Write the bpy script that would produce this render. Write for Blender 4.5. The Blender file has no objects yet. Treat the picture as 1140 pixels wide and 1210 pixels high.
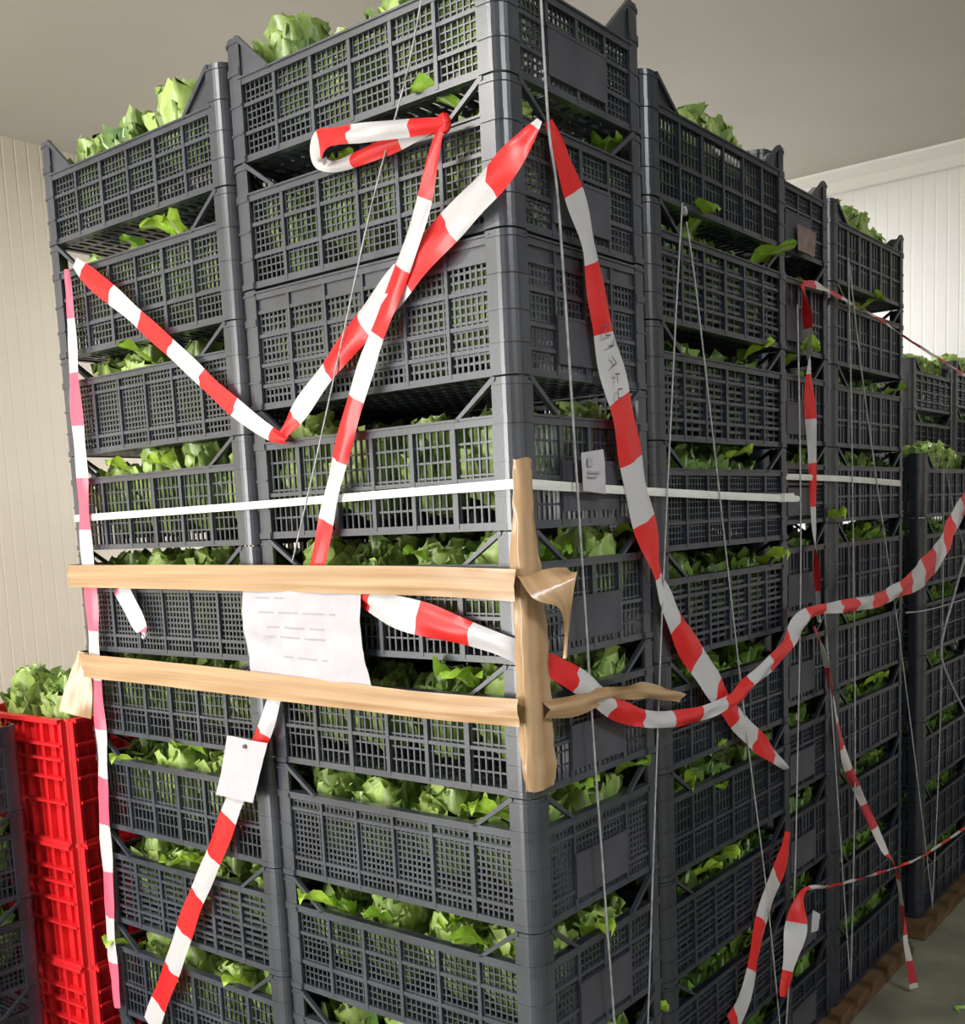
import bpy, bmesh, math, random
from mathutils import Vector, Matrix, noise

SC = bpy.context.scene
COL = SC.collection
random.seed(7)

# ------------------------------------------------------------------ camera
cam_d = bpy.data.cameras.new('camera'); cam = bpy.data.objects.new('camera', cam_d); COL.objects.link(cam)
cam_d.sensor_fit = 'HORIZONTAL'; cam_d.sensor_width = 36.0
cam_d.lens = 36.0 * 1277.34 / 1140.0
cam_d.shift_y = (775.72 - 605.0) / 1140.0
YAW, PITCH, ROLL = math.radians(38.5384), math.radians(7.2007), math.radians(2.5682)
fw = Vector((-math.sin(YAW) * math.cos(PITCH), math.cos(YAW) * math.cos(PITCH), -math.sin(PITCH)))
rt = Vector((math.cos(YAW), math.sin(YAW), 0)); dn = fw.cross(rt)
r2 = math.cos(ROLL) * rt + math.sin(ROLL) * dn; d2 = -math.sin(ROLL) * rt + math.cos(ROLL) * dn
m3 = Matrix((r2, -d2, -fw)).transposed()
cam.matrix_world = Matrix.Translation((0.9458, -1.2922, 1.44)) @ m3.to_4x4()
cam_d.clip_start = 0.02
SC.camera = cam

# ------------------------------------------------------------------ world, exposure
w = bpy.data.worlds.new('world'); SC.world = w; w.use_nodes = True
w.node_tree.nodes['Background'].inputs[0].default_value = (0.55, 0.62, 0.75, 1)
w.node_tree.nodes['Background'].inputs[1].default_value = 0.3
SC.view_settings.view_transform = 'Standard'; SC.view_settings.look = 'None'
SC.view_settings.gamma = 1.0; SC.view_settings.use_curve_mapping = False
SC.view_settings.exposure = 0.42
LAMPS = [  # position of the ceiling batten lamps, along-axis angle, watts, colour
    ((-1.3, -2.3, 3.14), 0.0, 75, (1.0, 0.96, 0.90)),
    ((2.6, -0.6, 3.14), 1.5708, 75, (0.86, 0.93, 1.0)),  # unseen lamp, added as cool fill for the right face
    ((-2.3, 3.3, 3.14), 0.0, 75, (0.97, 0.98, 1.0)),
]
# unseen front-wall door, added with its daylight for low frontal light
ADDED_DOOR = dict(xa=-3.1, xb=-0.7, zt=2.5)
dl = bpy.data.lights.new('added_door_daylight', 'AREA'); dl.shape = 'RECTANGLE'; dl.size = 2.3; dl.size_y = 2.4; dl.energy = 215; dl.color = (1.0, 0.985, 0.95)
dlo = bpy.data.objects.new('added_door_daylight', dl); COL.objects.link(dlo); dlo.location = (-1.9, -4.35, 1.3); dlo.rotation_euler = (math.pi / 2, 0, 0)
ROOM = dict(x0=-3.72, x1=4.2, y0=-4.2, y1=4.74, h=3.2)

# ------------------------------------------------------------------ materials
def mat(name, col, rough=0.5, spec=0.5, bump=0.0, bscale=80.0, var=0.0, vscale=6.0, metallic=0.0):
    m = bpy.data.materials.new(name); m.use_nodes = True; nt = m.node_tree; b = nt.nodes['Principled BSDF']
    b.inputs['Base Color'].default_value = (*col, 1); b.inputs['Roughness'].default_value = rough
    b.inputs['Specular IOR Level'].default_value = spec; b.inputs['Metallic'].default_value = metallic
    tc = nt.nodes.new('ShaderNodeTexCoord')
    if var:
        n = nt.nodes.new('ShaderNodeTexNoise'); n.inputs['Scale'].default_value = vscale; n.inputs['Detail'].default_value = 5
        nt.links.new(tc.outputs['Object'], n.inputs['Vector'])
        r = nt.nodes.new('ShaderNodeValToRGB')
        r.color_ramp.elements[0].position = 0.3; r.color_ramp.elements[1].position = 0.7
        r.color_ramp.elements[0].color = (*[max(0, c * (1 - var)) for c in col], 1)
        r.color_ramp.elements[1].color = (*[min(1, c * (1 + var)) for c in col], 1)
        nt.links.new(n.outputs['Fac'], r.inputs['Fac']); nt.links.new(r.outputs['Color'], b.inputs['Base Color'])
    if bump:
        n2 = nt.nodes.new('ShaderNodeTexNoise'); n2.inputs['Scale'].default_value = bscale; n2.inputs['Detail'].default_value = 3
        nt.links.new(tc.outputs['Object'], n2.inputs['Vector'])
        bp = nt.nodes.new('ShaderNodeBump'); bp.inputs['Strength'].default_value = bump; bp.inputs['Distance'].default_value = 0.01
        nt.links.new(n2.outputs['Fac'], bp.inputs['Height']); nt.links.new(bp.outputs['Normal'], b.inputs['Normal'])
    return m

M = {}
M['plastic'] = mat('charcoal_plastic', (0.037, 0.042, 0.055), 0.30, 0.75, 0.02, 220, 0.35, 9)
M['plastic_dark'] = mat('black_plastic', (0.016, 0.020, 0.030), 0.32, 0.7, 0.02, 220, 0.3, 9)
M['plate'] = mat('grey_label_plate', (0.050, 0.050, 0.064), 0.5, 0.4, 0.05, 200, 0.2, 14)
M['red'] = mat('red_plastic', (0.70, 0.02, 0.026), 0.38, 0.5, 0.05, 200, 0.15, 10)
M['wall'] = mat('painted_panel', (0.68, 0.62, 0.52), 0.5, 0.3, 0.03, 6, 0.04, 2)
M['wall_white'] = mat('white_panel', (0.80, 0.79, 0.77), 0.45, 0.3, 0.03, 6, 0.03, 2)
M['ceiling'] = mat('ceiling_panel', (0.47, 0.45, 0.415), 0.5, 0.3, 0.03, 4, 0.04, 1.5)
M['floor'] = mat('concrete_floor', (0.20, 0.195, 0.14), 0.6, 0.3, 0.15, 40, 0.35, 5)
M['wood'] = mat('pallet_wood', (0.12, 0.066, 0.034), 0.75, 0.2, 0.3, 60, 0.4, 14)
M['kraft'] = None
M['strap'] = mat('white_strap', (0.60, 0.60, 0.57), 0.4, 0.5, 0.05, 300, 0.08, 30)
M['cord'] = mat('white_cord', (0.36, 0.36, 0.37), 0.7, 0.3, 0.3, 500, 0.3, 60)
M['card'] = mat('white_card', (0.42, 0.40, 0.43), 0.7, 0.2, 0.06, 60, 0.05, 30)
M['ink'] = mat('ink', (0.10, 0.10, 0.13), 0.7, 0.2)
M['ink_faint'] = mat('faint_ink', (0.325, 0.31, 0.345), 0.7, 0.2)
M['metal'] = mat('lamp_metal', (0.75, 0.75, 0.75), 0.4, 0.5)
M['kraftlabel'] = mat('brown_label', (0.20, 0.15, 0.14), 0.7, 0.2, 0, 1, 0.2, 40)

def stripe_mat(name, red, white, period=0.214, duty=0.5, trans=0.25):
    m = bpy.data.materials.new(name); m.use_nodes = True; nt = m.node_tree; b = nt.nodes['Principled BSDF']
    uv = nt.nodes.new('ShaderNodeUVMap'); sx = nt.nodes.new('ShaderNodeSeparateXYZ'); nt.links.new(uv.outputs[0], sx.inputs[0])
    n = nt.nodes.new('ShaderNodeTexNoise'); n.inputs['Scale'].default_value = 3; nt.links.new(uv.outputs[0], n.inputs['Vector'])
    d = nt.nodes.new('ShaderNodeMath'); d.operation = 'DIVIDE'; d.inputs[1].default_value = period; nt.links.new(sx.outputs[1], d.inputs[0])
    f = nt.nodes.new('ShaderNodeMath'); f.operation = 'FRACT'; nt.links.new(d.outputs[0], f.inputs[0])
    l = nt.nodes.new('ShaderNodeMath'); l.operation = 'LESS_THAN'; l.inputs[1].default_value = duty; nt.links.new(f.outputs[0], l.inputs[0])
    mx = nt.nodes.new('ShaderNodeMix'); mx.data_type = 'RGBA'
    mx.inputs['A'].default_value = (*white, 1); mx.inputs['B'].default_value = (*red, 1)
    nt.links.new(l.outputs[0], mx.inputs['Factor'])
    mv = nt.nodes.new('ShaderNodeMix'); mv.data_type = 'RGBA'; mv.blend_type = 'MULTIPLY'; mv.inputs['Factor'].default_value = 0.25
    nt.links.new(mx.outputs['Result'], mv.inputs['A']); nt.links.new(n.outputs['Color'], mv.inputs['B'])
    nt.links.new(mx.outputs['Result'], b.inputs['Base Color'])
    b.inputs['Roughness'].default_value = 0.32
    t = nt.nodes.new('ShaderNodeBsdfTranslucent'); nt.links.new(mx.outputs['Result'], t.inputs['Color'])
    ms = nt.nodes.new('ShaderNodeMixShader'); ms.inputs[0].default_value = trans
    nt.links.new(b.outputs[0], ms.inputs[1]); nt.links.new(t.outputs[0], ms.inputs[2])
    nt.links.new(ms.outputs[0], nt.nodes['Material Output'].inputs['Surface'])
    return m
M['tape'] = stripe_mat('barrier_tape', (0.74, 0.022, 0.024), (0.60, 0.585, 0.60))
M['tape_thin'] = stripe_mat('faded_barrier_tape', (0.78, 0.13, 0.21), (0.64, 0.60, 0.62))
M['tape_worn'] = stripe_mat('worn_barrier_tape', (0.66, 0.06, 0.08), (0.74, 0.70, 0.69), period=0.17)

def kraft_mat():
    m = bpy.data.materials.new('kraft_tape'); m.use_nodes = True; nt = m.node_tree; b = nt.nodes['Principled BSDF']
    uv = nt.nodes.new('ShaderNodeUVMap'); mp = nt.nodes.new('ShaderNodeMapping'); mp.inputs['Scale'].default_value = (70, 1.4, 1)
    nt.links.new(uv.outputs[0], mp.inputs[0])
    n = nt.nodes.new('ShaderNodeTexNoise'); n.inputs['Scale'].default_value = 1.0; n.inputs['Detail'].default_value = 4
    nt.links.new(mp.outputs[0], n.inputs['Vector'])
    r = nt.nodes.new('ShaderNodeValToRGB')
    e = r.color_ramp.elements
    e[0].position = 0.3; e[0].color = (0.29, 0.17, 0.08, 1); e[1].position = 0.72; e[1].color = (0.47, 0.315, 0.18, 1)
    nt.links.new(n.outputs['Fac'], r.inputs['Fac']); nt.links.new(r.outputs['Color'], b.inputs['Base Color'])
    b.inputs['Roughness'].default_value = 0.25
    bp = nt.nodes.new('ShaderNodeBump'); bp.inputs['Strength'].default_value = 0.35; bp.inputs['Distance'].default_value = 0.004
    nt.links.new(n.outputs['Fac'], bp.inputs['Height']); nt.links.new(bp.outputs['Normal'], b.inputs['Normal'])
    return m
M['kraft'] = kraft_mat()

def leaf_mat(name, dark, light):
    m = bpy.data.materials.new(name); m.use_nodes = True; nt = m.node_tree; b = nt.nodes['Principled BSDF']
    uv = nt.nodes.new('ShaderNodeUVMap'); sx = nt.nodes.new('ShaderNodeSeparateXYZ'); nt.links.new(uv.outputs[0], sx.inputs[0])
    tc = nt.nodes.new('ShaderNodeTexCoord'); n = nt.nodes.new('ShaderNodeTexNoise'); n.inputs['Scale'].default_value = 42; n.inputs['Detail'].default_value = 5
    nt.links.new(tc.outputs['Object'], n.inputs['Vector'])
    # integer part of v holds a random tone per leaf, fraction runs along the leaf; |u-.5| small = midrib
    fl = nt.nodes.new('ShaderNodeMath'); fl.operation = 'FLOOR'; nt.links.new(sx.outputs[1], fl.inputs[0])
    dv = nt.nodes.new('ShaderNodeMath'); dv.operation = 'DIVIDE'; dv.inputs[1].default_value = 10; nt.links.new(fl.outputs[0], dv.inputs[0])
    oi = nt.nodes.new('ShaderNodeObjectInfo')
    a1 = nt.nodes.new('ShaderNodeMath'); a1.operation = 'MULTIPLY_ADD'; a1.inputs[1].default_value = 0.75
    nt.links.new(n.outputs['Fac'], a1.inputs[0]); nt.links.new(dv.outputs[0], a1.inputs[2])
    a2 = nt.nodes.new('ShaderNodeMath'); a2.operation = 'MULTIPLY_ADD'; a2.inputs[1].default_value = 0.35
    nt.links.new(oi.outputs['Random'], a2.inputs[0]); nt.links.new(a1.outputs[0], a2.inputs[2])
    r = nt.nodes.new('ShaderNodeValToRGB'); e = r.color_ramp.elements
    e[0].position = 0.35; e[0].color = (*dark, 1); e[1].position = 1.0; e[1].color = (*light, 1)
    nt.links.new(a2.outputs[0], r.inputs['Fac'])
    ab = nt.nodes.new('ShaderNodeMath'); ab.operation = 'SUBTRACT'; ab.inputs[1].default_value = 0.5; nt.links.new(sx.outputs[0], ab.inputs[0])
    ac = nt.nodes.new('ShaderNodeMath'); ac.operation = 'ABSOLUTE'; nt.links.new(ab.outputs[0], ac.inputs[0])
    lt = nt.nodes.new('ShaderNodeMath'); lt.operation = 'LESS_THAN'; lt.inputs[1].default_value = 0.055; nt.links.new(ac.outputs[0], lt.inputs[0])
    mx = nt.nodes.new('ShaderNodeMix'); mx.data_type = 'RGBA'; mx.inputs['B'].default_value = (0.52, 0.64, 0.34, 1)
    nt.links.new(lt.outputs[0], mx.inputs['Factor']); nt.links.new(r.outputs['Color'], mx.inputs['A'])
    nt.links.new(mx.outputs['Result'], b.inputs['Base Color']); b.inputs['Roughness'].default_value = 0.38
    b.inputs['Specular IOR Level'].default_value = 0.6
    bp = nt.nodes.new('ShaderNodeBump'); bp.inputs['Strength'].default_value = 0.5; bp.inputs['Distance'].default_value = 0.006
    nt.links.new(n.outputs['Fac'], bp.inputs['Height']); nt.links.new(bp.outputs['Normal'], b.inputs['Normal'])
    t = nt.nodes.new('ShaderNodeBsdfTranslucent'); nt.links.new(mx.outputs['Result'], t.inputs['Color'])
    ms = nt.nodes.new('ShaderNodeMixShader'); ms.inputs[0].default_value = 0.3
    nt.links.new(b.outputs[0], ms.inputs[1]); nt.links.new(t.outputs[0], ms.inputs[2])
    nt.links.new(ms.outputs[0], nt.nodes['Material Output'].inputs['Surface'])
    return m
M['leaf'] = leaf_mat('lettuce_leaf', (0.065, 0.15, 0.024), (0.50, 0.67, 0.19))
M['leaf_shaded'] = leaf_mat('shaded_lettuce_leaf', (0.016, 0.05, 0.008), (0.20, 0.36, 0.06))  # same lettuce, darkened so the colour carries the right-hand shade
M['leaf_bright'] = leaf_mat('bright_leaf', (0.15, 0.34, 0.025), (0.46, 0.70, 0.07))

def emit(name, col, s):
    m = bpy.data.materials.new(name); m.use_nodes = True; nt = m.node_tree; nt.nodes.remove(nt.nodes['Principled BSDF'])
    e = nt.nodes.new('ShaderNodeEmission'); e.inputs[0].default_value = (*col, 1); e.inputs[1].default_value = s
    nt.links.new(e.outputs[0], nt.nodes['Material Output'].inputs['Surface']); return m
M['tube'] = emit('lamp_tube', (1, 0.98, 0.94), 6.0)

# ------------------------------------------------------------------ mesh helpers
class MB:
    def __init__(self): self.v = []; self.f = []; self.uv = {}
    def box(self, x0, x1, y0, y1, z0, z1):
        n = len(self.v)
        self.v += [(x0, y0, z0), (x1, y0, z0), (x1, y1, z0), (x0, y1, z0), (x0, y0, z1), (x1, y0, z1), (x1, y1, z1), (x0, y1, z1)]
        self.f += [(n, n+3, n+2, n+1), (n+4, n+5, n+6, n+7), (n, n+1, n+5, n+4), (n+1, n+2, n+6, n+5), (n+2, n+3, n+7, n+6), (n+3, n, n+4, n+7)]
        return self
    def prism(self, poly, axis, a, b):
        """polygon in the two other axes swept along axis from a to b"""
        n = len(self.v); k = len(poly)
        def pt(p, t):
            return {'x': (t, p[0], p[1]), 'y': (p[0], t, p[1]), 'z': (p[0], p[1], t)}[axis]
        self.v += [pt(p, a) for p in poly] + [pt(p, b) for p in poly]
        self.f += [tuple(range(n + k - 1, n - 1, -1)), tuple(range(n + k, n + 2 * k))]
        for i in range(k):
            j = (i + 1) % k; self.f.append((n + i, n + j, n + k + j, n + k + i))
        return self
    def tube(self, pts, r, k=6):
        n0 = len(self.v); pts = [Vector(p) for p in pts]
        for i, p in enumerate(pts):
            t = (pts[min(i + 1, len(pts) - 1)] - pts[max(i - 1, 0)]).normalized()
            a = t.cross(Vector((0.3, 0.2, 1)) if abs(t.z) < 0.9 else Vector((1, 0.3, 0))).normalized(); b = t.cross(a)
            rr = r[i] if isinstance(r, (list, tuple)) else r
            for q in range(k):
                an = 2 * math.pi * q / k; self.v.append(tuple(p + (a * math.cos(an) + b * math.sin(an)) * rr))
        for i in range(len(pts) - 1):
            for q in range(k):
                a_ = n0 + i * k + q; b_ = n0 + i * k + (q + 1) % k
                self.f.append((a_, b_, b_ + k, a_ + k))
        self.f.append(tuple(range(n0 + k - 1, n0 - 1, -1))); e = n0 + (len(pts) - 1) * k; self.f.append(tuple(range(e, e + k)))
        return self
    def mesh(self, name, m, smooth=False, fix=True):
        me = bpy.data.meshes.new(name); me.from_pydata(self.v, [], self.f)
        if fix:
            bm = bmesh.new(); bm.from_mesh(me); bmesh.ops.recalc_face_normals(bm, faces=bm.faces); bm.to_mesh(me); bm.free()
        if smooth: me.shade_smooth()
        me.materials.append(m); return me

def link(name, data, parent=None, loc=None, rz=None):
    o = bpy.data.objects.new(name, data); COL.objects.link(o)
    if parent: o.parent = parent
    if loc is not None: o.location = loc
    if rz is not None: o.rotation_euler = (0, 0, rz)
    return o
def tag(o, label=None, cat=None, group=None, kind=None):
    if label: o['label'] = label
    if cat: o['category'] = cat
    if group: o['group'] = group
    if kind: o['kind'] = kind
    return o
def struct(name, mb, m, parent=None):
    o = link(name, mb.mesh(name, m), parent)
    if not parent: o['kind'] = 'structure'
    return o

# ------------------------------------------------------------------ room shell
R = ROOM; x0, x1, y0, y1, H = R['x0'], R['x1'], R['y0'], R['y1'], R['h']
tag(struct('floor', MB().box(x0 - .1, x1 + .1, y0 - .1, y1 + .1, -.1, 0), M['floor']), 'grey green concrete floor under the pallets')
tag(struct('ceiling', MB().box(x0 - .1, x1 + .1, y0 - .1, y1 + .1, H, H + .1), M['ceiling']), 'plain beige grey panel ceiling above the crates')
wl = tag(struct('wall_left', MB().box(x0 - .1, x0 - .012, y0, y1, 0, H), M['wall']), 'beige ribbed panel wall behind the red crates')
wb = tag(struct('wall_back', MB().box(x0, x1, y1 + .012, y1 + .1, 0, H), M['wall_white']), 'white ribbed panel wall behind the far stacks')
tag(struct('wall_right', MB().box(x1, x1 + .1, y0, y1, 0, H), M['wall']), 'white panel wall')
tag(struct('wall_front', MB().box(x0, ADDED_DOOR['xa'], y0 - .1, y0, 0, H).box(ADDED_DOOR['xb'], x1, y0 - .1, y0, 0, H).box(ADDED_DOOR['xa'], ADDED_DOOR['xb'], y0 - .1, y0, ADDED_DOOR['zt'], H), M['wall_white']), 'white panel wall with an added open door')
def ribbed(n, pitch, m, along, base, sgn, parent, a, b):
    prof = MB(); prof.prism([(0.002, 0), (pitch - .002, 0), (pitch - .006, .0014), (.006, .0014)], 'z', 0, H)
    me = prof.mesh('wall_rib', m)
    k = 0; t = a
    while t < b:
        o = link('wall_panel', me, parent)
        if along == 'y': o.location = (base, t + pitch, 0); o.rotation_euler = (0, 0, -math.pi / 2)
        else: o.location = (t, base, 0); o.scale = (1, -1, 1)
        t += pitch; k += 1
ribbed(0, 0.06, M['wall'], 'y', x0 - .012, 1, wl, -0.2, 3.6)
ribbed(0, 0.06, M['wall_white'], 'x', y1 + .012, -1, wb, -1.6, 2.6)
# cove moulding along the ceiling joint of the back wall and of the left wall
c = MB(); c.prism([(y1, H), (y1, H - .10), (y1 - .012, H - .095), (y1 - .04, H - .05), (y1 - .10, H - .012), (y1 - .105, H)], 'x', x0, x1)
tag(struct('trim_1', c, M['wall_white']), 'white cove moulding between back wall and ceiling')
# ------------------------------------------------------------------ ceiling lamps
for i, (p, a, wt, colr) in enumerate(LAMPS):
    t = link('ceiling_lamp', None, None, p, a)
    tag(t, ['white batten lamp on the ceiling over the added door', 'added white batten lamp on the ceiling filling the shaded side', 'white batten lamp on the ceiling beyond the red crates'][i], 'lamp')
    link('housing', MB().box(-.65, .65, -.06, .06, 0.0, .06).mesh('lamp_housing', M['metal']), t)
    for yy in (-.03, .03):
        link('tube', MB().tube([(-.62, yy, -.022), (.62, yy, -.022)], .013, 10).mesh('lamp_tube', M['tube'], True), t)
    l = bpy.data.lights.new('lamp_light', 'AREA'); l.shape = 'RECTANGLE'; l.size = 1.25; l.size_y = 0.12; l.energy = wt; l.color = colr
    lo = link('lamp_light', l, t, (0, 0, -.045))

# ------------------------------------------------------------------ crates
CL, CW, CH, WH = 0.596, 0.396, 0.206, 0.155     # length, width, height, wall height
TYPES = {  # wall height, vertical bar pitch, bar width, horizontal bar pitch, bar height, heavy rails, rib pitch, rib width
    'grid':   dict(wh=WH, vp=.0115, vw=.0025, hp=.0115, hw=.0025, rails=(.052, .104), rp=.0835, rw=.007),
    'top':    dict(wh=.138, vp=.0115, vw=.0025, hp=.0115, hw=.0025, rails=(.046, .092), rp=.0835, rw=.007),
    'fine':   dict(wh=WH, vp=.0105, vw=.0034, hp=.0105, hw=.0034, rails=(.034, .124), rp=.0835, rw=.006),
    'slot':   dict(wh=WH, vp=.0135, vw=.0030, hp=.0220, hw=.0030, rails=(.070,), rp=.0835, rw=.008),
    'rail':   dict(wh=WH, vp=.0300, vw=.0040, hp=.0130, hw=.0056, rails=(.038, .078, .118), rp=.0835, rw=.008),
    'full':   dict(wh=.200, vp=.0108, vw=.0036, hp=.0120, hw=.0038, rails=(.040, .075, .125, .165), rp=.0835, rw=.006),
    'slat':   dict(wh=WH, vp=.0210, vw=.0110, hp=.0450, hw=.0050, rails=(.070,), rp=.0835, rw=.012),
}
def panel(L, t, plate=False):
    """wall panel: runs along x from 0 to L, outer face at y=0, inside towards +y"""
    d = TYPES[t]; m = MB(); wh = d['wh']; a, b = 0.036, L - 0.036
    m.box(a, b, -.004, .010, 0, .011)                       # foot rail
    m.box(a, b, -.006, .008, wh - .013, wh)                 # rim
    m.box(a, b, -.009, .004, wh - .003, wh)
    for z in d['rails']: m.box(a, b, -.004, .006, z - .003, z + .003)
    z = .011 + d['hp']
    while z < wh - .014:
        m.box(a, b, .0005, .0045, z - d['hw'] / 2, z + d['hw'] / 2); z += d['hp']
    n = int((b - a) / d['vp'])
    for i in range(n + 1):
        x = a + (b - a) * i / n; m.box(x - d['vw'] / 2, x + d['vw'] / 2, 0, .004, .010, wh - .010)
    n = max(2, round((b - a) / d['rp']))
    for i in range(n + 1):
        x = a + (b - a) * i / n; m.box(x - d['rw'] / 2, x + d['rw'] / 2, -.005, .006, .004, wh - .006)
    if t == 'full':
        m.box(a, b, -.001, .004, .166, .190)
    return m
def post_profile(r=.024, leg=.044, th=.006):
    o = [(leg, 0)]
    for i in range(7):
        an = math.pi / 2 * i / 6; o.append((r - r * math.sin(an), r - r * math.cos(an)))
    o.append((0, leg)); inn = [(th, leg)]
    ri = r - th
    for i in range(7):
        an = math.pi / 2 * (6 - i) / 6; inn.append((r - ri * math.sin(an), r - ri * math.cos(an)))
    inn.append((leg, th))
    return o + inn
def grow(prof, e):
    k = len(prof) // 2
    return [(x - e, y - e) if i < k else (x, y) for i, (x, y) in enumerate(prof)]
def make_post(h=CH):
    m = MB(); pr = post_profile(); m.prism(pr, 'z', 0.004, h - .002)
    for z0_, z1_, e in ((0, .010, .0018), (.046, .0495, .0016), (.092, .0955, .0016), (WH - .012, WH, .0018), (h - .012, h - .008, .0016)):
        m.prism(grow(pr, e), 'z', z0_, z1_)
    return m
def make_gusset(ax, h=CH, plate=False, wh=WH):
    m = MB(); wz = wh - .004; e = .112
    if plate: m.prism([(.040, wz), (e, wz), (.040, h - .004)], ax, .004, .0055)
    m.prism([(e - .002, wz), (e + .008, wz), (.042, h - .001), (.036, h - .001), (.036, h - .006)], ax, -.002, .006)
    return m
def make_base():
    m = MB(); m.box(.02, CL - .02, .012, .018, .001, .009); m.box(.02, CL - .02, CW - .018, CW - .012, .001, .009)
    i = 0
    while .03 + i * .026 < CL - .03:
        x = .03 + i * .026; m.box(x - .006, x + .006, .008, CW - .008, .002, .008); i += 1
    i = 0
    while .03 + i * .036 < CW - .03:
        y = .03 + i * .036; m.box(.008, CL - .008, y - .005, y + .005, .0025, .0075); i += 1
    return m
PM = {}
for mk in ('plastic', 'plastic_dark'):
    PM['post', mk] = make_post().mesh('corner_post', M[mk])
    for ax in 'xy':
        for key, a in ((False, (CH, False, WH)), (True, (CH, True, WH)), ('top', (CH, True, .138))): PM['gusset', mk, key, ax] = make_gusset(ax, *a).mesh('gusset', M[mk])
    PM['base', mk] = make_base().mesh('crate_base', M[mk])
    for t in TYPES:
        PM['side', t, mk] = panel(CL, t).mesh('side_panel_' + t, M[mk]); PM['end', t, mk] = panel(CW, t).mesh('end_panel_' + t, M[mk])
PM['plate'] = MB().box(.115, .275, -.0075, -.001, .022, .092).box(.112, .278, -.0085, -.004, .089, .094).mesh('label_plate', M['plate'])

def crate_proto(t, mk, plate=True, gp=False, name='plastic_crate'):
    root = link(name, None)
    corners = [((0, 0), 0), ((CL, 0), 90), ((CL, CW), 180), ((0, CW), 270)]
    for (x, y), a in corners:
        p = link('corner_post', PM['post', mk], root, (x, y, 0), math.radians(a))
        if t != 'full':
            for ax in 'xy': link('gusset', PM['gusset', mk, 'top' if t == 'top' else gp, ax], p)
    link('side_panel', PM['side', t, mk], root, (0, .007, 0)); link('side_panel', PM['side', t, mk], root, (CL, CW - .007, 0), math.pi)
    for loc, a in (((CL - .007, 0, 0), 90), ((.007, CW, 0), 270)):
        e = link('end_panel', PM['end', t, mk], root, loc, math.radians(a))
        if plate: link('label_plate', PM['plate'], e)
    link('base', PM['base', mk], root)
    return root
def copy_tree(o, parent=None):
    c_ = o.copy(); COL.objects.link(c_); c_.parent = parent
    for ch in o.children: copy_tree(ch, c_)
    return c_
PROTO = {}
def place_crate(t, mk, plate, origin, rz, sz, label, group, gp=False):
    key = (t, mk, plate, gp)
    if key not in PROTO: PROTO[key] = crate_proto(t, mk, plate, gp); o = PROTO[key]
    else: o = copy_tree(PROTO[key])
    o.location = origin; o.rotation_euler = (0, 0, rz); o.scale = (1, 1, sz)
    return tag(o, label, 'crate', group)

# ------------------------------------------------------------------ lettuce
def leaf_into(m, uvs, base, az, tilt, L, W, rng, curl=.6, tone=None, wav=.012, nu=4, nv=5):
    """one leaf: starts at base, leans out by tilt, curls outwards"""
    ca, sa = math.cos(az), math.sin(az); out = Vector((ca, sa, 0)); side = Vector((-sa, ca, 0)); up = Vector((0, 0, 1))
    n0 = len(m.v); p = Vector(base); ang = tilt; tone = rng.randint(0, 5) if tone is None else tone
    ph = rng.random() * 6.28; step = L / nv
    for j in range(nv + 1):
        f = j / nv
        wdt = W * (0.30 + 0.70 * math.sin(min(1.0, f * 1.12 + .05) * math.pi * .62)) if f < .8 else W * (1 - ((f - .8) / .2) ** 2 * .65)
        d = out * math.sin(ang) + up * math.cos(ang); nrm = out * math.cos(ang) - up * math.sin(ang)
        for i in range(nu + 1):
            u = i / nu - .5
            q = p + side * (u * wdt) - nrm * (abs(u) * abs(u) * wdt * .9) + nrm * (wav * math.sin(ph + u * 9 + f * 8) * (abs(u) * 2) * (0.3 + f))
            m.v.append(tuple(q)); uvs.append((i / nu, tone + .02 + .96 * f))
        p = p + d * step; ang += curl / nv * (0.5 + f)
    for j in range(nv):
        for i in range(nu):
            a_ = n0 + j * (nu + 1) + i; m.f.append((a_, a_ + 1, a_ + nu + 2, a_ + nu + 1))
def leaf_mesh(name, m, uvs, mt):
    me = m.mesh(name, mt, True, fix=False); l = me.uv_layers.new(name='UVMap')
    vi = [0] * len(me.loops); me.loops.foreach_get('vertex_index', vi)
    flat = []
    for k in vi: flat += uvs[k]
    l.data.foreach_set('uv', flat); return me
HEADS = []; SHADED_HEADS = []
for s in range(7):
    rng = random.Random(100 + s); m = MB(); uvs = []
    nleaf = 44
    for i in range(nleaf):
        f = i / (nleaf - 1)
        leaf_into(m, uvs, (.02 * (1 - f) * math.cos(i * 2.4), .02 * (1 - f) * math.sin(i * 2.4), .012 + .02 * f), i * 2.399 + rng.uniform(-.3, .3),
                  1.05 - .95 * f + rng.uniform(-.12, .12), rng.uniform(.115, .15) * (1.08 - .12 * f), rng.uniform(.062, .092), rng,
                  rng.uniform(-.75, .2) if f < .6 else rng.uniform(-.5, .5), wav=.013, nu=6, nv=7)
    for i, q in enumerate(m.v):
        r_ = math.hypot(q[0], q[1]); j_ = 1 + .06 * math.sin(i * 1.3); nz = noise.noise_vector(Vector(q) * 60 + Vector((s, i * .02, 0))) * .006; m.v[i] = (.067 * math.tanh(q[0] / .064) * j_ + nz.x, .082 * math.tanh(q[1] / .078) * j_ + nz.y, max(.002, q[2] + nz.z))
    HEADS.append(leaf_mesh('lettuce_head', m, uvs, M['leaf'])); SHADED_HEADS.append(leaf_mesh('shaded_lettuce_head', m, uvs, M['leaf_shaded']))
STEM = MB().tube([(0, 0, 0), (0, 0, .012), (0, 0, .03)], [.014, .017, .012], 8).mesh('stem', M['card'], True)
LEAVES = []
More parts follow.
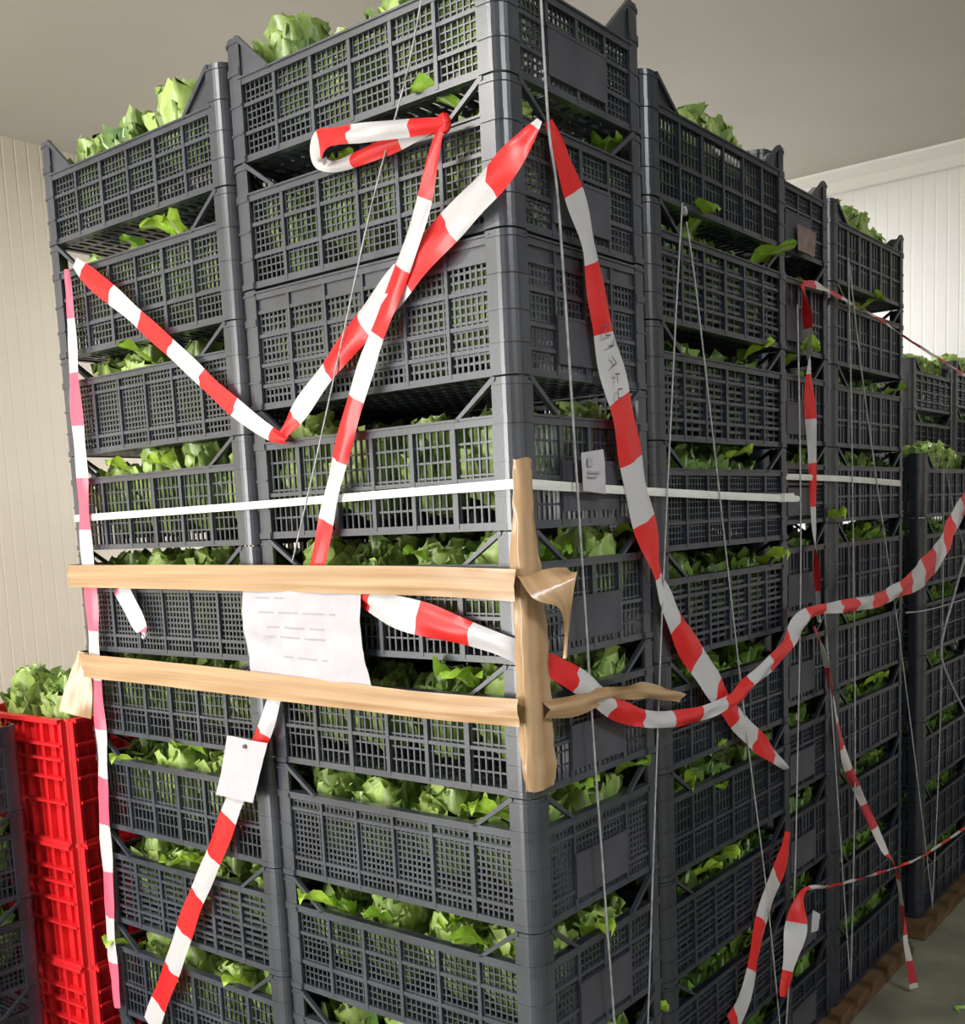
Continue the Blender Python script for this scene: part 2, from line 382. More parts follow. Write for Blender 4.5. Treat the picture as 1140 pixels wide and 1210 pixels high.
for s in range(6):
    rng = random.Random(300 + s); m = MB(); uvs = []
    leaf_into(m, uvs, (0, 0, 0), 0, .9, .10 + .02 * (s % 3), .07, rng, .9, s % 6, .016, 6, 8)
    if s % 2: leaf_into(m, uvs, (0, .01, 0), 1.1, .7, .08, .055, rng, .7, (s + 2) % 6, .014, 6, 8)
    LEAVES.append(leaf_mesh('loose_leaf', m, uvs, M['leaf_bright']))
rl = random.Random(11)
def head(x, y, z, label, group, sc=1.0, sz=1.0, name='lettuce', turn=0.0, dark=False):  # dark: take the leaf colour with the shade put in
    o = link(name, rl.choice(SHADED_HEADS if dark else HEADS), None, (x, y, z), turn + rl.choice((0, math.pi)) + rl.uniform(-.08, .08)); o.scale = (sc, sc, sc * sz)
    return tag(o, label, 'lettuce', group)
ORD = ['topmost', 'second-from-top', 'third-from-top', 'fourth-from-top', 'fifth-from-top', 'sixth-from-top', 'seventh-from-top', 'eighth-from-top', 'ninth-from-top', 'lowest']

# columns: name, levels of crate bottoms, types, crate origin (x,y) and turn, where the lettuces sit
COLS = [
 dict(nm='taped corner column', lv=[2.066, 1.856, 1.649, 1.423, 1.221, 1.014, .799, .576, .363, .15],
      ty=['top', 'grid', 'full', 'slot', 'slot', 'slot', 'fine', 'grid', 'grid', 'grid'], org=(-.598, .002), rz=0, mk='plastic', no=[9],
      hs=[(.085, .095), (.225, .09), (.365, .095), (.508, .095), (.508, .28)], back=[(.085, .28), (.225, .29), (.365, .28)], lift={0: .05, 2: .035}),
 dict(nm='column beside the red crates', lv=[2.042, 1.814, 1.612, 1.413, 1.197, 1.018, .803, .587, .369, .15],
      ty=['top', 'grid', 'fine', 'slot', 'fine', 'slot', 'slot', 'rail', 'slot', 'grid'], org=(-1.198, .002), rz=0, mk='plastic', no=[9],
      hs=[(.085, .095), (.225, .09), (.365, .095), (.508, .095)], back=[(.085, .28), (.225, .29), (.365, .28), (.508, .28)], lift={0: .02, 1: .045, 2: .06}),
 dict(nm='long-side column next to the corner', lv=[1.978, 1.772, 1.566, 1.368, 1.170, .965, .761, .556, .353, .15],
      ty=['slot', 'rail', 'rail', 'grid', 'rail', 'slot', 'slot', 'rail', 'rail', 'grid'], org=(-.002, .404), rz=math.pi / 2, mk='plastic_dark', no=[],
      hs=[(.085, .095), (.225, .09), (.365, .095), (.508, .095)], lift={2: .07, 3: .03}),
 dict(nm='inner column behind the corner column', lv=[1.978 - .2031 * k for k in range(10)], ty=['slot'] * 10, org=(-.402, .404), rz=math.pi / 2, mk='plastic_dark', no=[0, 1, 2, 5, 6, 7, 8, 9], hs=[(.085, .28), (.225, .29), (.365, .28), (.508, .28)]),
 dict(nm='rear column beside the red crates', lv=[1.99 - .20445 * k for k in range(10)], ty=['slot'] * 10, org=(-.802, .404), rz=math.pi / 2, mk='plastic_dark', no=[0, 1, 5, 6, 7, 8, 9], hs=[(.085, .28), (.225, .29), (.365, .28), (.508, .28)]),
 dict(nm='labelled column of the second pallet', lv=[2.035, 1.807, 1.589, 1.395, 1.17, .946, .722, .498, .274, .05],
      ty=['grid', 'slat', 'slat', 'grid', 'slat', 'slat', 'grid', 'slat', 'slat', 'grid'], org=(-.70, 1.118), rz=0, mk='plastic_dark', no=[],
      hs=[(.508, .12), (.508, .29)]),
 dict(nm='strapped column of the second pallet', lv=[2.008, 1.800, 1.589, 1.392, 1.17, .946, .722, .498, .274, .05],
      ty=['slat', 'slat', 'slat', 'slat', 'slat', 'slat', 'slat', 'slat', 'slat', 'slat'], org=(-.102, 1.522), rz=math.pi / 2, mk='plastic_dark', no=[],
      hs=[(.085, .095), (.225, .09), (.365, .095), (.508, .095)], lift={1: .07, 2: .08, 3: .05}),
 dict(nm='rear column of the second pallet', lv=[2.008, 1.800, 1.589, 1.392, 1.17, .946, .722, .498, .274, .05], ty=['slot'] * 10, org=(-.504, 1.522), rz=math.pi / 2, mk='plastic_dark', no=[0, 1, 2, 5, 6, 7, 8, 9], hs=[(.085, .20), (.225, .20), (.365, .20), (.508, .20)]),
 dict(nm='low column of the third pallet', lv=[1.385, 1.162, .94, .718, .496, .273, .05],
      ty=['slat', 'slat', 'slot', 'slat', 'slat', 'slat', 'slat'], org=(-.102, 2.31), rz=math.pi / 2, mk='plastic_dark', no=[],
      hs=[(.085, .095), (.225, .09), (.365, .095), (.508, .095)], lift={0: .02, 1: .06, 2: .08, 3: .06}),
 dict(nm='set-back column behind the second pallet', lv=[.05 + .222 * k for k in range(6, -1, -1)],
      ty=['slot'] * 7, org=(-.62, 2.45), rz=math.pi / 2, mk='plastic_dark', no=[4, 5, 6], hs=[(.085, .095), (.225, .09)]),
 dict(nm='near column by the white wall', lv=[.15 + .208 * k for k in range(8, -1, -1)],
      ty=['rail'] + ['slot'] * 8, org=(-.45, 3.35), rz=math.pi / 2, mk='plastic_dark', no=[2, 3, 4, 5, 6, 7, 8], hs=[(.085, .095), (.225, .09), (.365, .095), (.508, .095)], lift={0: .05, 1: .07, 2: .06, 3: .07}),
 dict(nm='end column by the white wall', lv=[.15 + .213 * k for k in range(8, -1, -1)],
      ty=['rail'] + ['slot'] * 8, org=(-.45, 3.97), rz=math.pi / 2, mk='plastic_dark', no=[2, 3, 4, 5, 6, 7, 8], hs=[(.085, .095), (.225, .09), (.365, .095), (.508, .095)], lift={0: .05, 1: .07, 2: .06, 3: .07}),
 dict(nm='dark column before the red crates', lv=[.805, .59, .37, .15],
      ty=['grid', 'slot', 'grid', 'grid'], org=(-2.09, -.40), rz=0, mk='plastic', no=[3], hs=[(.508, .11), (.508, .29), (.37, .29), (.365, .11), (.22, .29)], lift={0: .05, 1: .085, 2: .08, 3: .06, 4: .09}),
]
for cdict in COLS:
    lv = cdict['lv']; org = cdict['org']; rz = cdict['rz']; ca, sa = math.cos(rz), math.sin(rz); n = len(lv)
    for k, z in enumerate(lv):
        top = lv[k - 1] if k else z + CH
        sz = (top - z) / CH * .998; t = cdict['ty'][k]
        where = '%s crate of the %s' % (ORD[k] if k < n - 1 else 'lowest', cdict['nm'])
        pl = cdict['mk'] == 'plastic' or 'labelled' in cdict['nm']
        lab = 'charcoal mesh crate, %s one in the %s' % (ORD[k] if k < n - 1 else 'lowest', cdict['nm'])
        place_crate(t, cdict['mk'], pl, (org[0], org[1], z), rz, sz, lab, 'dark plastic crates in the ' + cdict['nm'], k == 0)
        if k in cdict['no']: continue
        hs = cdict['hs'] + (cdict.get('back', []) if 3 <= k <= 4 else [])
        for q, (hx, hy) in enumerate(hs):
            dz = cdict.get('lift', {}).get(q, 0.0) if k == 0 else 0.0
            hx += rl.uniform(-.008, .008); hy += rl.uniform(.004, .012)
            h_ = (.95 if k == 0 and not dz else 1.0 if k == 0 else 1.12) * rl.uniform(.9, 1.1)
            head(org[0] + hx * ca - hy * sa, org[1] + hx * sa + hy * ca, z + .012 + dz,
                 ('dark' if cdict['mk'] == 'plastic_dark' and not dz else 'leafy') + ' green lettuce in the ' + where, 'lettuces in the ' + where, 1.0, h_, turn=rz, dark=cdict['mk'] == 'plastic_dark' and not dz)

# ------------------------------------------------------------------ red crates
RL, RW, RH = .60, .40, .305
def red_panel(L):
    m = MB(); a, b = .012, L - .012
    for z, hgt, pr in ((.0, .010, .014), (.10, .006, .016), (.160, .006, .016), (.205, .006, .016), (.240, .006, .016), (RH - .010, .010, .018)):
        m.box(a, b, -pr, .004, z, z + hgt)
    n = round((b - a) / .075)
    for i in range(n + 1):
        x = a + (b - a) * i / n; m.box(x - .004, x + .004, -.011, .004, .004, RH - .006)
    m.box(a, b, .005, .008, .004, RH - .004)
    n2 = int((b - a) / .0375)
    for i in range(n2 + 1):
        x = a + (b - a) * i / n2; m.box(x - .002, x + .002, -.004, .006, .01, RH - .01)
    return m
rs, re = red_panel(RL).mesh('red_side_panel', M['red']), red_panel(RW).mesh('red_end_panel', M['red'])
pp = MB(); pp.prism(post_profile(.016, .03, .006), 'z', 0, RH); rp = pp.mesh('red_post', M['red'])
rb = MB().box(.01, RL - .01, .01, RW - .01, .002, .01).mesh('red_base', M['red'])
def red_proto():
    root = link('red_crate', None)
    for (x, y), a in [((0, 0), 0), ((RL, 0), 90), ((RL, RW), 180), ((0, RW), 270)]: link('corner_post', rp, root, (x, y, 0), math.radians(a))
    link('side_panel', rs, root); link('side_panel', rs, root, (RL, RW, 0), math.pi)
    link('end_panel', re, root, (RL, 0, 0), math.pi / 2); link('end_panel', re, root, (0, RW, 0), -math.pi / 2); link('base', rb, root)
    return root
rproto = red_proto(); first = True
for si, (ox, oy, rz, tops) in enumerate([(-1.375, .05, math.radians(93), [.715, .41, .105]), (-1.42, .72, math.radians(90), [.80, .495, .19])]):
    for k, z in enumerate(tops):
        o = rproto if first else copy_tree(rproto); first = False
        o.location = (ox, oy, z); o.rotation_euler = (0, 0, rz)
        tag(o, 'bright red plastic crate, %s of the %s red stack' % (['topmost', 'middle one', 'lowest'][k], ['front', 'rear'][si]), 'crate', 'stacked red plastic crates')
    for hx, hy in ((-.10, .10), (-.29, .10), (-.10, .27), (-.29, .28), (-.11, .46), (-.29, .46)):
        head(ox + hx, oy + hy, tops[0] + (.20 if si == 0 else .18), 'fresh green lettuce heaped in the top crate of the %s red stack' % ['front', 'rear'][si], 'lettuces in the %s red stack' % ['front', 'rear'][si], 1.12, 1.1)

# ------------------------------------------------------------------ pallets
def pallet(ax, ay, bx, by, label, ztop=.15):
    t = link('wooden_pallet', None, None, (ax, ay, 0)); tag(t, label, 'pallet', 'wooden pallets under the crates')
    W_, D_ = bx - ax, by - ay; n = max(3, int(D_ / .125)); g = D_ / n
    bd = MB().box(0, W_, 0, g * .78, 0, .022).mesh('deck_board', M['wood'])
    for i in range(n): link('deck_board', bd, t, (0, i * g, ztop - .024))
    st = MB().box(0, .1, 0, D_, 0, .022).mesh('stringer_board', M['wood'])
    sb = MB().box(0, .1, 0, D_, 0, .022).mesh('base_board', M['wood'])
    bl = MB().box(0, .1, 0, .14, 0, .078).mesh('block', M['wood'])
    for xx in (0, W_ / 2 - .05, W_ - .1):
        if ztop < .06: link('stringer_board', st, t, (xx, 0, .003)); continue
        link('stringer_board', st, t, (xx, 0, ztop - .046)); link('base_board', sb, t, (xx, 0, 0.001))
        for yy in (0, D_ / 2 - .07, D_ - .14): link('block', bl, t, (xx, yy, .0235))
pallet(-1.2, 0, 0, 1.0, 'wooden pallet under the corner column')
pallet(-1.2, 1.1, -.07, 2.13, 'low wooden pallet under the second stack of dark crates', .05)
pallet(-1.2, 2.25, -.07, 3.2, 'low wooden pallet under the third, lower stack', .05)
pallet(-2.09, -.40, -1.49, 0.0, 'small wooden pallet under dark crates before the red crates')
pallet(-1.79, .05, -1.37, .66, 'small wooden pallet under the front red crates', .105)
pallet(-1.84, .72, -1.42, 1.33, 'small wooden pallet under the rear red crates', .19)
pallet(-.87, 3.32, -.43, 4.58, 'wooden pallet under the far columns by the white wall')

# ------------------------------------------------------------------ ribbons, cords, papers (positions in metres, x y z width)
def catmull(pts, sub):
    out = []; n = len(pts)
    for i in range(n - 1):
        p0, p1, p2, p3 = pts[max(i - 1, 0)], pts[i], pts[i + 1], pts[min(i + 2, n - 1)]
        for j in range(sub):
            t = j / sub
            out.append([.5 * ((2 * b) + (-a + c_) * t + (2 * a - 5 * b + 4 * c_ - d) * t * t + (-a + 3 * b - 3 * c_ + d) * t ** 3) for a, b, c_, d in zip(p0, p1, p2, p3)])
    out.append(list(pts[-1])); return out
def ribbon_mesh(name, pts, normal, m, sub=8, nu=5, crease=.004, twist=None, phase=0.0, seed=1, thick=.0007):
    """film strip along pts, its width lying across `normal`; folded a little lengthwise"""
    rng = random.Random(seed); P_ = catmull([list(p) for p in pts], sub); N0 = Vector(normal) if not callable(normal) else None
    v = []; uv = []; f = []; L = phase; prev = None; k = len(P_); ph = rng.random() * 6
    for i, q in enumerate(P_):
        p = Vector(q[:3]); wd = max(.001, q[3])
        a = Vector(P_[max(i - 1, 0)][:3]); b = Vector(P_[min(i + 1, k - 1)][:3]); T = (b - a).normalized()
        if prev is not None: L += (p - prev).length
        prev = p
        N = N0 if N0 else normal(p)
        N = (N - T * N.dot(T)).normalized(); S = T.cross(N)
        if twist:
            ang = twist(i / (k - 1)); S, N = S * math.cos(ang) + N * math.sin(ang), N * math.cos(ang) - S * math.sin(ang)
        for j in range(nu):
            u = j / (nu - 1) - .5
            h = crease * (math.sin(ph + L * 21 + u * 5) * .5 + math.sin(ph * 2 + L * 47 - u * 9) * .3 + (.5 - abs(u) * 2) * .9)
            v.append(tuple(p + S * (u * wd) + N * h)); uv.append((j / (nu - 1) * .05, L))
    for i in range(k - 1):
        for j in range(nu - 1):
            a = i * nu + j; f.append((a, a + 1, a + nu + 1, a + nu))
    me = bpy.data.meshes.new(name); me.from_pydata(v, [], f); me.shade_smooth(); me.materials.append(m)
    l = me.uv_layers.new(name='UVMap'); vi = [0] * len(me.loops); me.loops.foreach_get('vertex_index', vi)
    flat = []
    for q in vi: flat += uv[q]
    l.data.foreach_set('uv', flat); return me
LN, RN = (0, -1, 0), (1, 0, 0)
def tape(label, pts, n, m='tape', group='red and white barrier tape', **kw):
    return tag(link('barrier_tape', ribbon_mesh('barrier_tape', pts, n, M[m], **kw)), label, 'tape', group)
def knot(name, p, r, m, parent=None, seed=0):
    rng = random.Random(seed); b = MB(); p = Vector(p)
    for k in range(3):
        a = Vector((rng.uniform(-1, 1), rng.uniform(-1, 1), rng.uniform(-1, 1))).normalized(); c_ = a.cross(Vector((.3, 1, .2))).normalized()
        b.tube([p + (a * math.cos(t * .9) + c_ * math.sin(t * .9)) * r for t in range(8)], r * .45, 6)
    return link(name, b.mesh(name, m, True), parent)

T1 = [(-1.106,-0.014,1.981,0.0111),(-1.11,-0.014,1.845,0.0335),(-1.118,-0.014,1.641,0.0425),(-1.122,-0.014,1.467,0.0429),(-1.128,-0.014,1.289,0.0463),(-1.132,-0.014,1.143,0.0409),(-1.139,-0.014,0.958,0.0382),(-1.161,-0.014,0.668,0.0391),(-1.17,-0.014,0.39,0.0246)]
T2 = [(-1.07,-0.016,1.988,0.0201),(-1.011,-0.016,1.942,0.0422),(-0.906,-0.016,1.873,0.0371),(-0.784,-0.016,1.785,0.0347),(-0.669,-0.016,1.699,0.0353),(-0.581,-0.016,1.64,0.0335),(-0.521,-0.016,1.605,0.0252),(-0.479,-0.016,1.589,0.012)]
T3 = [(-0.487,-0.016,1.602,0.0178),(-0.45,-0.016,1.63,0.0333),(-0.394,-0.016,1.673,0.0379),(-0.33,-0.016,1.724,0.0429),(-0.241,-0.016,1.781,0.0532),(-0.149,-0.016,1.838,0.0538),(-0.065,-0.016,1.888,0.0519),(0.039,-0.05,1.92,0.0412),(0.075,-0.05,1.946,0.0272),(0.089,-0.045,1.962,0.0125)]
T4a = [(-0.09,-0.03,2.01,0.0131),(-0.109,-0.03,1.965,0.0239),(-0.133,-0.03,1.905,0.0268),(-0.178,-0.022,1.842,0.0327),(-0.228,-0.022,1.763,0.0335),(-0.28,-0.022,1.68,0.0345),(-0.329,-0.022,1.592,0.0374),(-0.373,-0.018,1.499,0.0357),(-0.426,-0.011,1.381,0.0348),(-0.488,-0.01,1.261,0.035),(-0.56,-0.011,1.14,0.0325),(-0.585,-0.018,1.083,0.0354),(-0.65,-0.018,0.99,0.0444),(-0.742,-0.018,0.848,0.0462),(-0.847,-0.018,0.691,0.0485),(-0.949,-0.018,0.523,0.0509),(-1.034,-0.018,0.384,0.0524)]
T5 = [(-0.086,-0.03,2.004,0.0159),(-0.141,-0.05,2.008,0.0254),(-0.206,-0.07,2.013,0.0281),(-0.286,-0.06,2.027,0.0285),(-0.344,-0.03,2.03,0.0517),(-0.357,-0.015,2.016,0.0228),(-0.324,-0.015,2.004,0.0179),(-0.256,-0.02,2.004,0.0261),(-0.163,-0.025,2.006,0.025),(-0.091,-0.025,2.007,0.0145)]
T6 = [(0.016,0.089,2.013,0.0121),(0.016,0.118,1.972,0.0373),(0.016,0.155,1.909,0.0513),(0.016,0.191,1.841,0.0491),(0.016,0.218,1.755,0.0574),(0.016,0.24,1.679,0.067),(0.016,0.282,1.58,0.0756),(0.016,0.315,1.484,0.0752),(0.016,0.351,1.39,0.0588),(0.016,0.377,1.33,0.0285),(0.016,0.411,1.28,0.049),(0.016,0.472,1.208,0.0596),(0.016,0.57,1.116,0.0624),(0.016,0.686,1.022,0.0486),(0.016,0.797,0.948,0.0467),(0.016,0.928,0.874,0.0158)]
T7 = [(-0.342,-0.012,1.329,0.0293),(-0.306,-0.016,1.316,0.0383),(-0.25,-0.016,1.3,0.0537),(-0.17,-0.016,1.284,0.052),(-0.087,-0.014,1.264,0.037),(-0.021,-0.006,1.245,0.0347),(0.007,0.038,1.22,0.0369),(0.024,0.118,1.178,0.0419),(0.03,0.207,1.123,0.0374),(0.03,0.316,1.087,0.0297),(0.03,0.472,1.066,0.0301),(0.03,0.612,1.069,0.0291),(0.03,0.729,1.093,0.0344),(0.03,0.856,1.129,0.0403),(0.03,0.971,1.183,0.0498),(0.03,1.069,1.204,0.0243),(0.03,1.255,1.198,0.0313),(0.03,1.465,1.192,0.0345),(0.03,1.668,1.207,0.0441),(0.03,1.816,1.228,0.0727),(0.03,1.975,1.266,0.0829),(0.03,2.146,1.35,0.0761),(0.03,2.331,1.449,0.0765)]
T8 = [(-0.085,1.286,1.963,0.015),(-0.085,1.312,1.908,0.04),(-0.085,1.321,1.84,0.03),(-0.085,1.33,1.72,0.035),(-0.085,1.338,1.598,0.0225),(-0.085,1.347,1.475,0.02),(-0.085,1.357,1.349,0.025),(-0.085,1.372,1.242,0.0225),(-0.085,1.382,1.144,0.0125)]
T8b = [(-0.08,1.335,1.138,0.0102),(-0.08,1.408,1.054,0.0237),(-0.08,1.466,0.924,0.0225),(-0.08,1.558,0.746,0.0261),(-0.08,1.692,0.596,0.0214),(-0.04,1.751,0.458,0.0275),(-0.01,1.754,0.404,0.0175),(0.0,1.784,0.284,0.02),(0.015,1.784,0.16,0.02),(0.02,1.833,0.019,0.025)]
T9 = [(-0.085,1.286,1.965,0.0111),(-0.085,1.377,1.972,0.0207),(-0.085,1.49,1.969,0.0197),(-0.085,1.611,1.959,0.0087),(-0.085,1.844,1.942,0.0094),(-0.05,1.994,1.897,0.0081),(0.0,2.108,1.849,0.006),(0.0,2.433,1.819,0.0064)]
T10 = [(0.016,0.929,0.727,0.0241),(0.016,0.905,0.677,0.0513),(0.016,0.831,0.617,0.0673),(0.016,0.777,0.55,0.0573),(0.016,0.732,0.472,0.0442),(0.016,0.69,0.424,0.0633),(0.016,0.633,0.392,0.073)]
T11 = [(0.03,0.864,0.372,0.0348),(0.03,0.894,0.435,0.0324),(0.03,0.933,0.5,0.05),(0.03,0.954,0.549,0.0341),(0.03,0.993,0.576,0.0124),(0.03,1.111,0.548,0.0143),(0.03,1.251,0.517,0.0066),(0.0,1.663,0.425,0.0064),(0.0,1.976,0.377,0.0076),(0.0,2.499,0.341,0.009)]
T13 = [(-1.021,-0.012,1.339,0.0536),(-0.996,-0.012,1.308,0.0535),(-0.966,-0.012,1.27,0.0529),(-0.95,-0.012,1.254,0.0324),(-0.946,-0.012,1.243,0.0086)]
S1 = [(0.02,0.07,2.192,0.0065),(0.02,0.079,2.0,0.0067),(0.02,0.1,1.862,0.0069),(0.02,0.132,1.32,0.0072),(0.02,0.148,1.046,0.0074),(0.02,0.184,0.556,0.0078)]
S2 = [(0.016,0.493,1.974,0.009),(0.016,0.459,1.769,0.0091),(0.016,0.391,1.3,0.0091),(0.016,0.345,0.929,0.0092),(0.016,0.298,0.523,0.0092)]
S3 = [(0.016,0.507,1.945,0.0098),(0.016,0.538,1.837,0.01),(0.016,0.604,1.538,0.0105),(0.016,0.717,1.016,0.0112),(0.016,0.81,0.633,0.0119),(0.016,0.877,0.281,0.0126)]
S4 = [(0.0,1.045,1.872,0.0141),(0.0,1.053,1.36,0.0146),(0.0,1.024,0.864,0.0148),(0.0,0.998,0.553,0.015),(0.0,0.943,0.249,0.015)]
S5 = [(-0.08,1.579,2.066,0.015),(-0.08,1.607,1.517,0.015),(-0.08,1.624,0.732,0.015),(-0.08,1.588,0.108,0.015)]
S6 = [(-0.08,1.585,2.056,0.015),(-0.08,1.679,1.786,0.015),(-0.08,1.831,1.424,0.015),(-0.08,2.001,1.043,0.015),(-0.08,2.202,0.53,0.015),(-0.08,2.37,0.077,0.015)]
S7 = [(-0.08,1.404,1.164,0.015),(-0.08,1.437,0.995,0.015),(-0.08,1.494,0.643,0.015),(-0.08,1.581,0.116,0.015)]
S8 = [(-0.08,2.454,1.543,0.015),(-0.08,2.452,0.965,0.015),(-0.08,2.418,0.482,0.015),(-0.08,2.361,0.071,0.015)]
S9 = [(-0.122,-0.02,2.196,0.0051),(-0.162,-0.02,2.092,0.0052),(-0.244,-0.02,1.93,0.0054),(-0.336,-0.02,1.713,0.0057),(-0.408,-0.02,1.543,0.0059),(-0.48,-0.02,1.381,0.0061)]
S10 = [(-0.08,2.483,1.535,0.015),(-0.08,2.567,1.41,0.015),(-0.08,2.777,1.198,0.015)]
S11 = [(-0.05,2.655,1.292,0.025),(-0.05,2.484,1.132,0.03),(-0.05,2.334,0.966,0.03),(-0.05,2.435,0.841,0.015),(-0.05,2.682,0.669,0.015)]
S12 = [(-0.08,2.065,1.103,0.0078),(-0.08,2.235,1.093,0.0082),(-0.08,2.468,1.088,0.0089),(-0.08,2.782,1.09,0.0096)]
strapL = [(-1.165,-0.01,1.481,0.0142),(-0.582,-0.01,1.484,0.0135),(-0.214,-0.01,1.488,0.0132),(-0.008,-0.005,1.49,0.0147)]
strapR = [(0.007,0.038,1.488,0.015),(0.011,0.231,1.48,0.0136),(0.011,0.666,1.465,0.0146),(0.011,0.976,1.456,0.0145),(0.011,1.023,1.454,0.0074)]
strap2 = [(-0.085,1.175,1.509,0.0138),(-0.085,1.577,1.504,0.0155),(-0.085,2.027,1.492,0.0174)]
B1 = [(-1.168,-0.026,1.36,0.0468),(-0.827,-0.026,1.357,0.0474),(-0.466,-0.026,1.353,0.0468),(-0.174,-0.026,1.349,0.0463),(0.003,-0.026,1.343,0.0471)]
B2 = [(-1.157,-0.026,1.169,0.0502),(-0.852,-0.026,1.165,0.0496),(-0.485,-0.026,1.158,0.0475),(-0.188,-0.026,1.152,0.0428),(0.0,-0.026,1.153,0.0424)]
B2tail = [(0.02,0.017,1.154,0.0286),(0.03,0.083,1.151,0.0323),(0.035,0.148,1.152,0.0304),(0.04,0.245,1.147,0.0282),(0.04,0.345,1.129,0.0234),(0.04,0.409,1.113,0.0151)]
flap1 = [(0.02,0.02,1.361,0.085),(0.05,0.008,1.343,0.083),(0.06,0.02,1.312,0.0245),(0.05,0.037,1.271,0.0115),(0.05,0.03,1.23,0.0068)]
flapL = [(-1.165,-0.02,1.197,0.0256),(-1.171,-0.03,1.125,0.0627),(-1.185,-0.04,1.061,0.0733)]
leafsL = [(-0.46,0.02,2.25),(-0.908,0.02,2.23),(-1.023,0.02,2.227),(-0.258,0.02,2.234),(-0.926,0.02,2.008),(-0.804,0.02,2.008),(-0.942,0.02,1.801),(-0.888,0.02,1.583),(-1.018,0.02,1.583),(-1.065,0.02,0.953),(-0.853,0.02,1.007),(-0.793,0.02,0.944),(-1.002,0.02,0.743),(-0.897,0.02,0.77),(-0.774,0.02,0.533),(-1.158,0.02,0.53),(-0.23,0.02,1.396),(-0.153,0.02,1.193),(-0.116,0.02,2.067),(-0.166,0.02,0.982),(-0.063,0.02,0.969),(-0.462,0.02,0.745),(-0.355,0.02,0.751),(-0.235,0.02,0.767),(-0.144,0.02,0.757),(-0.351,0.02,2.019)]
leafsR = [(-0.03,0.724,2.199),(-0.03,0.343,2.039),(-0.03,0.648,1.975),(-0.03,0.909,1.945),(-0.03,0.883,1.768),(-0.03,0.755,1.543),(-0.03,0.934,1.32),(-0.03,0.336,1.414),(-0.03,0.139,1.38),(-0.03,0.654,0.885),(-0.03,0.546,0.9),(-0.03,0.61,0.72),(-0.03,0.706,0.729),(-0.03,0.758,0.49),(-0.03,0.19,0.996),(-0.03,0.328,0.996),(-0.03,0.62,0.961),(-0.03,0.379,0.518),(-0.03,0.215,0.737)]
leafsR2 = [(-0.12,1.444,2.275),(-0.12,1.809,2.187),(-0.12,1.878,2.004),(-0.12,1.328,1.805),(-0.12,2.027,1.756),(-0.12,1.809,1.354),(-0.12,1.881,0.917),(-0.12,1.579,1.385),(-0.12,1.881,0.701)]

tape('narrow faded barrier tape hanging down the edge beside the red crates', T1, LN, 'tape_thin', phase=.01, seed=2)
tape('barrier tape running diagonally down across the column beside the red crates', T2, LN, phase=.184, seed=3)
tape('wide barrier tape rising diagonally up to the corner post', T3, LN, phase=.067, seed=4, crease=.006)
tape('long barrier tape hanging from its looped knot down behind the white paper', T4a, LN, phase=.0, seed=5)
lp = tape('looped bow of barrier tape tied below the top crate', T5, LN, phase=.052, seed=6, crease=.006)
k_ = knot('knot', (-.088, -.028, 2.006), .010, M['tape'], lp, 3)
t6 = tape('barrier tape with dark lettering hanging down the shaded side from the corner', T6, RN, phase=.0, seed=7, crease=.006)
def n7(p):
    t = max(0.0, min(1.0, (p.x + .06) / .09)); return Vector((t, t - 1, 0)).normalized() if t not in (0, 1) else Vector((1, 0, 0) if t else (0, -1, 0))
tape('slack barrier tape wrapped round the taped corner and sagging to the second pallet', T7, n7, 'tape', phase=.067, seed=8, crease=.007)
tape('twisted barrier tape hanging down the labelled column of the second pallet', T8, RN, 'tape', phase=.0, seed=9, twist=lambda t: 1.1 * math.sin(t * 9))
tape('twisted worn barrier tape trailing down to the wooden pallet', T8b, RN, 'tape_worn', phase=.02, seed=10, twist=lambda t: 1.0 * math.sin(t * 11))
tape('rolled-up barrier tape stretched from the second pallet towards the wall', T9, RN, 'tape_worn', phase=.0, seed=11, twist=lambda t: t * 2)
tape('short barrier tape end slanting down low on the shaded side', T10, RN, 'tape', phase=.0, seed=12)
tape('folded barrier tape end with a thin tail strung off towards the third pallet', T11, RN, 'tape', phase=.05, seed=13, twist=lambda t: .9 * math.sin(t * 7))
t13 = tape('pale knotted tail of barrier tape sticking out below the upper tan tape', T13, LN, 'tape_thin', phase=.10, seed=14)
knot('knot', (-.944, -.012, 1.238), .006, M['card'], t13, 5)
# dark lettering printed along a white field of the hanging tape
ink = MB(); rng = random.Random(3)
LT = [(.2195, 1.727), (.2275, 1.703), (.2355, 1.679), (.2440, 1.654), (.2520, 1.630)]
for i, (yy, zz) in enumerate(LT):
    x = .0245
    for dy0, dz0, dy1, dz1 in [[(-.009, .008, .006, .010), (-.009, .008, -.007, -.008), (-.007, -.008, .007, -.006)], [(-.008, .0, .008, .003), (.008, .003, .006, .012)],
                               [(-.008, -.007, .007, .0), (-.007, .009, .007, .0)], [(-.008, .007, .007, .009), (-.001, .008, .001, -.006)],
                               [(-.008, -.006, .007, -.004), (-.007, .008, .007, .010), (-.008, -.006, -.007, .008)]][i]:
        d = Vector((0, dy1 - dy0, dz1 - dz0)); s = d.normalized().cross(Vector((1, 0, 0))) * .0012; n = len(ink.v)
        a = Vector((x, yy + dy0, zz + dz0)); b = a + d
        ink.v += [tuple(a - s), tuple(b - s), tuple(b + s), tuple(a + s)]; ink.f.append((n, n + 1, n + 2, n + 3))
tag(link('printed_lettering', ink.mesh('printed_lettering', M['ink']), t6), 'dark illegible lettering')

